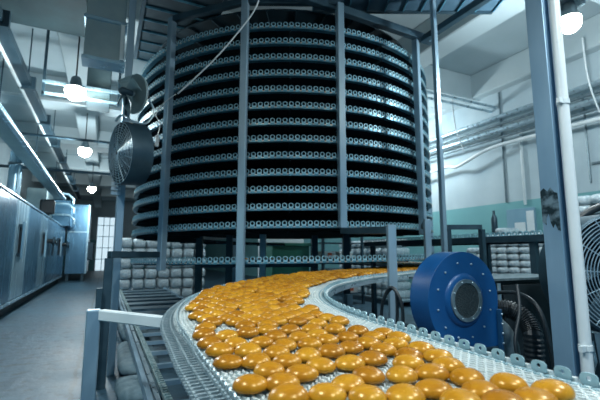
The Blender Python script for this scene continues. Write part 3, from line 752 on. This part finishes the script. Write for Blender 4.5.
ct = thing('cable_tray', (-1.5, 14, 4.45), 'dark cable tray with clamps hung along the hall under the ceiling', 'cable tray')
MB().bar((-1.5, 3, 4.47), (-1.5, 26, 4.50), .16, .13).build('channel', 'frame', ct)
MB().tube([(-1.60, 3, 4.38), (-1.60, 26, 4.41)], .03, 8).build('conduit', 'white', ct)
for i in range(9): MB().span((-1.63, 4.0 + 2.3 * i, 4.36), (-1.36, 4.09 + 2.3 * i, 4.60)).build('clamp', 'frame', ct)
for i in range(1, 6): MB().span((-1.51, 4.6 + 4.1 * i, 4.5), (-1.49, 4.62 + 4.1 * i, ZC)).build('hanger', 'frame', ct)
for k, (y, z, x0, x1, r) in enumerate(((10.2, 4.75, -3.6, 1.0, .04), (11.7, 4.28, -3.6, .6, .035), (16, 4.2, -3.6, 7.4, .05))):
    tag(MB().tube([(x0, y, z), (x1, y, z)], r, 8).build('conduit_pipe', 'frame' if k else 'white', smooth=True), ('pale conduit crossing the hall nearest the first hanging lamp', 'dark conduit crossing the hall in front of second hanging lamp', 'dark conduit crossing the hall above the farthest hanging lamp')[k], 'pipe')
# hanging insulated duct top left
dc = thing('hanging_duct', (-.16, 5.5, 3.66), 'grey insulated duct hanging from ceiling at top left with clamp seams', 'duct')
tag(MB().span((-3.55, 3.4, 4.72), (-.42, 6.88, 4.99)).build('ceiling_shade_panel', 'shadepanel', bevel=.01), 'wide flat dark panel added under the ceiling as shade at top left corner', 'duct')  # added dark panel, stands in for the shaded ceiling corner
tag(MB().span((-.46, 7.6, 4.0), (-.08, 8.3, 4.99)).build('hanging_duct', 'ductdark', bevel=.01), 'dark narrow hanging duct behind the grey insulated one', 'duct')
MB().span((-.38, 5.3, 3.67), (.07, 5.52, ZC)).build('casing', 'duct', dc, bevel=.01)
for z in (3.69, 4.22, 4.9): MB().span((-.40, 5.27, z - .022), (.09, 5.54, z + .022)).build('clamp_band', 'oven2', dc)
tag(MB().span((.02, 5.255, 3.72), (.065, 5.3, 4.19)).build('marker_tube', 'white'), 'short white tube fixed upright beside the hanging duct', 'tube')
shf = thing('pipe_rack', (-.5, 7.6, 3.7), 'pair of thin steel rails crossing below the hanging duct', 'rails')
MB().bar((-1.1, 7.55, 4.15), (.08, 7.55, 4.15), .05, .05).build('rail', 'oven2', shf); MB().bar((-1.1, 7.55, 3.95), (.08, 7.55, 3.95), .04, .04).build('rail', 'oven2', shf)
MB().span((-1.1, 7.53, 3.9), (-1.06, 7.57, 5.6)).build('hanger', 'frame', shf); MB().span((.04, 7.53, 3.9), (.08, 7.57, 5.6)).build('hanger', 'frame', shf)

# ---------------------------------------------------------------- lamps
def pendant(x, y, z, r, label, power, group='hanging lamps', col=(.80, .94, 1), spot=0, ztop=5.02):
    o = thing('pendant_lamp', (x, y, z), label, 'lamp', group)
    MB().tube([(x, y, z + .25), (x, y, ztop)], .012, 6).build('cord', 'black', o)
    MB().lathe([(.05, .26), (.07, .24), (.09, .15), (.10, .10), (r * 1.0, .06), (r * 1.0, .05), (.08, .08)], (x, y, z), None, 20).build('housing', 'zinc', o, smooth=rad(40))
    pr = [(0, -r)] + [(r * math.sin(rad(18 * k)), -r * math.cos(rad(18 * k))) for k in range(1, 7)] + [(r * .6, r * .55), (.05, r * .6)]
    MB().lathe(pr, (x, y, z), None, 20).build('bulb', 'lampon', o, smooth=True)
    l = bpy.data.lights.new('lamp_light', 'SPOT' if spot else 'POINT')
    if spot: l.spot_size = rad(spot); l.spot_blend = .5
    l.energy = power; l.color = col; l.shadow_soft_size = .12
    lo = bpy.data.objects.new('lamp_light', l); COL.objects.link(lo); lo.location = (0, 0, -r - .14); lo.parent = o
    return o
pendant(-.60, 7.33, 3.97, .155, 'glowing lamp hung nearest, highest of the left lamp row', 130)
pendant(-.63, 11.63, 3.97, .16, 'glowing lamp hung second in the left lamp row above the aisle', 260)
pendant(-.64, 18.4, 3.97, .16, 'glowing lamp hung farthest and lowest of left lamp row', 170)
hb = pendant(5.05, 2.72, 4.16, .13, 'bright high bay lamp at the top right behind the steel column', 225, ztop=5.0)
MB().box((5.05, 2.72, 4.44), (.36, .22, .08)).build('ballast_box', 'zinc', hb)
tag(MB().bar((4.88, 2.80, 4.78), (5.8, 2.40, 4.78), .12, .1).build('lamp_beam', 'frame'), 'dark beam fixed above the bright high bay lamp', 'beam')
# unseen lamps added to light the buns, column, tower front and right wall
pendant(6.6, 8.2, 4.3, .13, 'added unseen lamp lighting the right wall from behind the tower', 190, ztop=ZC)
pendant(-.90, 1.4, 4.0, .15, 'added unseen lamp at near left lighting the buns and column', 260, spot=150)
pendant(3.1, .3, 4.3, .16, 'added unseen lamp above the viewer lighting the buns from the right', 220, spot=140, ztop=ZC)
pendant(1.1, -.6, 4.3, .16, 'added unseen lamp above the near belt end lighting buns and tower front', 260, spot=152, ztop=ZC)

# ---------------------------------------------------------------- right wall
def pipe_y(x, z, y0, y1, r, mat, label):
    return tag(MB().tube([(x, y0, z), (x, y1, z)], r, 10).build('wall_pipe', mat, smooth=rad(60)), label, 'pipe', 'pipes along the right wall')
pipe_y(7.66, 4.30, 1.0, 30, .05, 'bright', 'highest of the long pale pipes on the right wall')
pipe_y(7.70, 4.15, 1.0, 30, .035, 'zinc', 'second highest of the long pipes on right wall')
pipe_y(7.66, 4.00, 1.0, 30, .06, 'bright', 'thick pale pipe, third from top on the right wall')
pipe_y(7.72, 3.86, 1.0, 30, .03, 'zinc', 'thin grey pipe, fourth from top on the right wall')
cable('wall_pipe', [(7.7, 9.5, 3.3), (7.7, 7.5, 3.49), (7.7, 7.0, 3.44), (7.7, 6.1, 3.66), (7.7, 5.0, 3.68), (7.7, 1.5, 3.62)], .04, 'pipew', 'white bent pipe, lowest of the long pipes on right wall', 'pipe', 8)
for k, (y, z0, z1, r) in enumerate(((5.95, 2.44, 5.0, .02), (5.5, 2.34, 4.0, .03), (4.2, 2.6, 4.3, .02))):
    tag(MB().tube([(8.0 - r, y, z0), (8.0 - r, y, z1)], r, 8).build('drop_conduit', 'zinc' if k != 1 else 'white'), ('thin grey upright conduit on the wall above the dado, left one', 'pale upright conduit on the wall beside the notice board', 'thin upright conduit on the wall right of the steel column')[k], 'conduit')
tag(MB().bar((7.97, 1, 2.95), (7.97, 4.15, 2.95), .03, .04).build('wall_trunking', 'zinc'), 'grey level trunking on the wall right of the steel column', 'trunking')
for k, z in enumerate((4.62, 4.70)): tag(MB().tube([(5.6, 6.2 - .1 * k, z), (8.0, 6.2 - .1 * k, z)], .03, 8).build('ceiling_conduit', 'bright'), ('lower', 'upper')[k] + ' of two conduits crossing under the right ceiling beam', 'conduit')
for k, y in enumerate((3.7, 6.6)): cable('hanging_wire', [(7.2, y, 5.0), (7.22, y, 4.5), (7.3, y, 4.1), (7.5, y, 3.7)], .015, 'pipew', ('pale wire hanging right of the white pipe by the bright lamp', 'pale wire hanging left of the column from the ceiling')[k], 'wire')
nb = thing('notice_board', (7.96, 5.62, 1.74), 'blue grey notice board with white sheets on the teal wall', 'notice board')
MB().span((7.95, 5.30, 1.74), (8.0, 5.95, 2.27)).build('panel', 'board', nb, bevel=.004)
MB().span((7.94, 5.32, 1.76), (7.95, 5.48, 2.2)).build('sheet', 'paper', nb); MB().span((7.94, 5.52, 1.76), (7.95, 5.76, 1.97)).build('sheet', 'paper', nb)
fe = thing('spray_bottle', (7.25, 5.715, 1.7), 'dark slim bottle standing on the white packs left of notice board', 'bottle')
MB().lathe([(.05, 0), (.06, .02), (.06, .34), (.025, .42), (.025, .5), (0, .5)], (7.25, 5.715, .16 + 12 * .128), None, 14).build('body', 'frame', fe, smooth=rad(40))
fr = thing('hurdle', (4.15, 3.65, 0), 'dark steel hurdle frame standing between tower and the packs', 'frame')
A, B = Vector((3.92, 3.78, 1.64)), Vector((4.29, 3.575, 1.64))
fr0 = MB().bar(A, B, .05, .06).build('top_bar', 'frame', fr); 
for q in (A, B): MB().span((q.x - .03, q.y - .03, 0), (q.x + .03, q.y + .03, 1.61)).build('upright', 'frame', fr)

# ---------------------------------------------------------------- stacks of white wrapped packs
def pack_mesh(seed, d, mat='pack'):
    r = random.Random(seed); vs = []; fs = []; n, k = 14, 7
    def se(w, e): return math.copysign(abs(w) ** e, w)
    for i in range(k + 1):
        p = -PI / 2 + PI * i / k
        for j in range(n):
            g = 2 * PI * j / n; q = se(math.cos(p), .42)
            vs.append((q * se(math.cos(g), .42) * d[0] / 2 * r.uniform(.96, 1), q * se(math.sin(g), .42) * d[1] / 2 * r.uniform(.96, 1), d[2] / 2 + se(math.sin(p), .6) * d[2] / 2))
    for i in range(k):
        for j in range(n): fs.append((i * n + j, i * n + (j + 1) % n, (i + 1) * n + (j + 1) % n, (i + 1) * n + j))
    me = bpy.data.meshes.new('wrapped_pack'); me.from_pydata(vs, [], fs); me.validate(); me.shade_smooth(); me.materials.append(M[mat]); return me
def stack(ox, oy, dx, dy, cols, rows, size, z0, where, group, colname='from the left'):
    ms = [pack_mesh(k, size) for k in range(3)]
    for c in range(cols):
        nr = rows[c] if isinstance(rows, (list, tuple)) else rows
        for r in range(nr):
            o = bpy.data.objects.new('wrapped_pack', ms[R.randrange(3)]); COL.objects.link(o)
            o.location = (ox + dx * c + R.uniform(-.008, .008), oy + dy * c + R.uniform(-.008, .008), z0 + r * size[2]); o.rotation_euler = (0, 0, R.uniform(-.03, .03))
            pos = 'topmost' if r == nr - 1 else ORD[nr - 1 - r] + ' from top'
            tag(o, 'white wrapped pack, %s in %s column from left, %s' % (pos, ORD[c], where), 'pack', group)
def pallet(x0, y0, x1, y1, z, label):
    mb = thing('pallet', ((x0 + x1) / 2, (y0 + y1) / 2, 0), label, 'pallet')
    MB().span((x0, y0, z - .04), (x1, y1, z)).build('deck', 'sack', mb)
    for f in (0, .5, 1):
        x = x0 + .05 + (x1 - x0 - .1) * f; MB().span((x - .05, y0, 0), (x + .05, y1, z - .04)).build('runner', 'frame', mb)
# along the right wall behind blower and column (seen looking along +x, so left is far)
pallet(6.95, 4.35, 7.75, 6.65, .16, 'pallet under the white packs behind the blower')
stack(7.3, 6.45, 0, -.245, 9, [9, 10, 10, 12, 13, 12, 12, 12, 13], (.55, .235, .128), .16, 'behind the blower', 'packs along the right wall')
pallet(6.7, 3.05, 7.5, 4.22, .16, 'pallet under white packs behind the floor fan')
stack(7.1, 4.05, 0, -.26, 4, 13, (.6, .25, .16), .16, 'behind floor fan', 'packs behind the floor fan')
pallet(6.6, 8.0, 7.4, 11.2, .16, 'pallet under white packs seen right of the tower foot')
stack(7.0, 10.95, 0, -.31, 9, 7, (.6, .29, .22), .16, 'past right tower foot', 'packs seen under the tower at right')
# under the tower at the left, far behind
pallet(.3, 10.45, 2.6, 11.35, .2, 'pallet under the white packs behind the left tower foot')
stack(.46, 10.9, .30, 0, 7, 6, (.285, .7, .25), .2, 'behind left tower foot', 'packs behind the tower at left')
# green bin with white machine top, rack and cartons behind the tower
gb = thing('green_bin', (4.15, 9.25, 0), 'dark green plastic bin seen under the tower', 'bin')
MB().span((3.70, 9.2, .12), (4.72, 9.9, 1.55)).build('body', 'green', gb, bevel=.02)
MB().span((3.66, 9.16, 1.50), (4.76, 9.94, 1.58)).build('rim', 'green', gb, bevel=.01)
for x in (3.8, 4.62):
    for y in (9.3, 9.8): MB().lathe([(.06, -.03), (.06, .03)], (x, y, .06), axis((1, 0, 0)), 12).build('wheel', 'black', gb)
wb = thing('white_cabinet', (4.2, 10.4, 0), 'white panelled cabinet behind the green bin under the tower', 'cabinet')
MB().span((3.9, 10.2, 0), (5.05, 10.8, 2.25)).build('body', 'white', wb, bevel=.01)
MB().span((4.05, 10.17, 1.75), (4.45, 10.2, 2.05)).build('door', 'white', wb)
rk = thing('storage_rack', (5.7, 9.3, 0), 'dark steel storage rack seen under the tower right of the green bin', 'rack')
for x in (5.0, 6.2):
    for y in (9.0, 9.6): MB().span((x - .03, y - .03, 0), (x + .03, y + .03, 2.0)).build('upright', 'frame', rk)
for z in (.3, .75, 1.2, 1.6, 1.95): MB().span((4.95, 8.97, z - .03), (6.25, 9.63, z)).build('shelf', 'frame', rk)
for k, (x, z) in enumerate(((5.25, 1.2), (5.75, 1.2), (5.4, .75), (5.9, .3))):
    b = tag(MB().span((x - .2, 9.1, z), (x + .2, 9.5, z + .17)).build('carton', 'packr'), 'white carton with red print on the ' + ('upper left rack shelf', 'upper right rack shelf', 'middle rack shelf', 'bottom rack shelf')[k] + ' under the tower', 'carton', 'cartons on the rack')
    MB().span((x - .05, 9.095, z + .04), (x + .07, 9.1, z + .13)).build('red_print', 'red', b)

# ---------------------------------------------------------------- cables on the tower
cable('white_conduit', [(1.40, 3.80, 4.36), (1.34, 3.86, 4.0), (1.18, 3.98, 3.72), (.93, 4.13, 3.38), (.62, 4.38, 3.05)], .008, 'pipew', 'white flexible cable slung diagonally across the top left of tower')
cable('switch_lead', [(.60, 4.40, 3.05), (.50, 4.62, 3.0), (.44, 4.74, 2.90), (.49, 4.76, 2.80), (.47, 4.78, 2.66)], .006, 'pipew', 'thin pale lead hanging down the left tower post')
tag(MB().box((.47, 4.78, 2.60), (.04, .04, .14)).build('pull_switch', 'white', bevel=.008), 'small white pull switch hanging at end of the pale lead', 'switch')

# ---------------------------------------------------------------- light, world, camera
w = bpy.data.worlds.new('hall air'); sc.world = w; w.use_nodes = True
bg = w.node_tree.nodes['Background']; bg.inputs['Color'].default_value = (.10, .45, .80, 1); bg.inputs['Strength'].default_value = .45
cam = bpy.data.cameras.new('camera'); co = bpy.data.objects.new('camera', cam); COL.objects.link(co)
co.location = (0, 0, 1.3); co.rotation_euler = (rad(97.7), 0, rad(-25.8)); cam.lens = 24; cam.sensor_width = 36; cam.clip_start = .05
cam.dof.use_dof = True; cam.dof.focus_distance = 2.0; cam.dof.aperture_fstop = 3.5
sc.camera = co
sc.view_settings.view_transform = 'Standard'; sc.view_settings.look = 'None'; sc.view_settings.gamma = 1; sc.view_settings.use_curve_mapping = False
sc.view_settings.exposure = 0.0
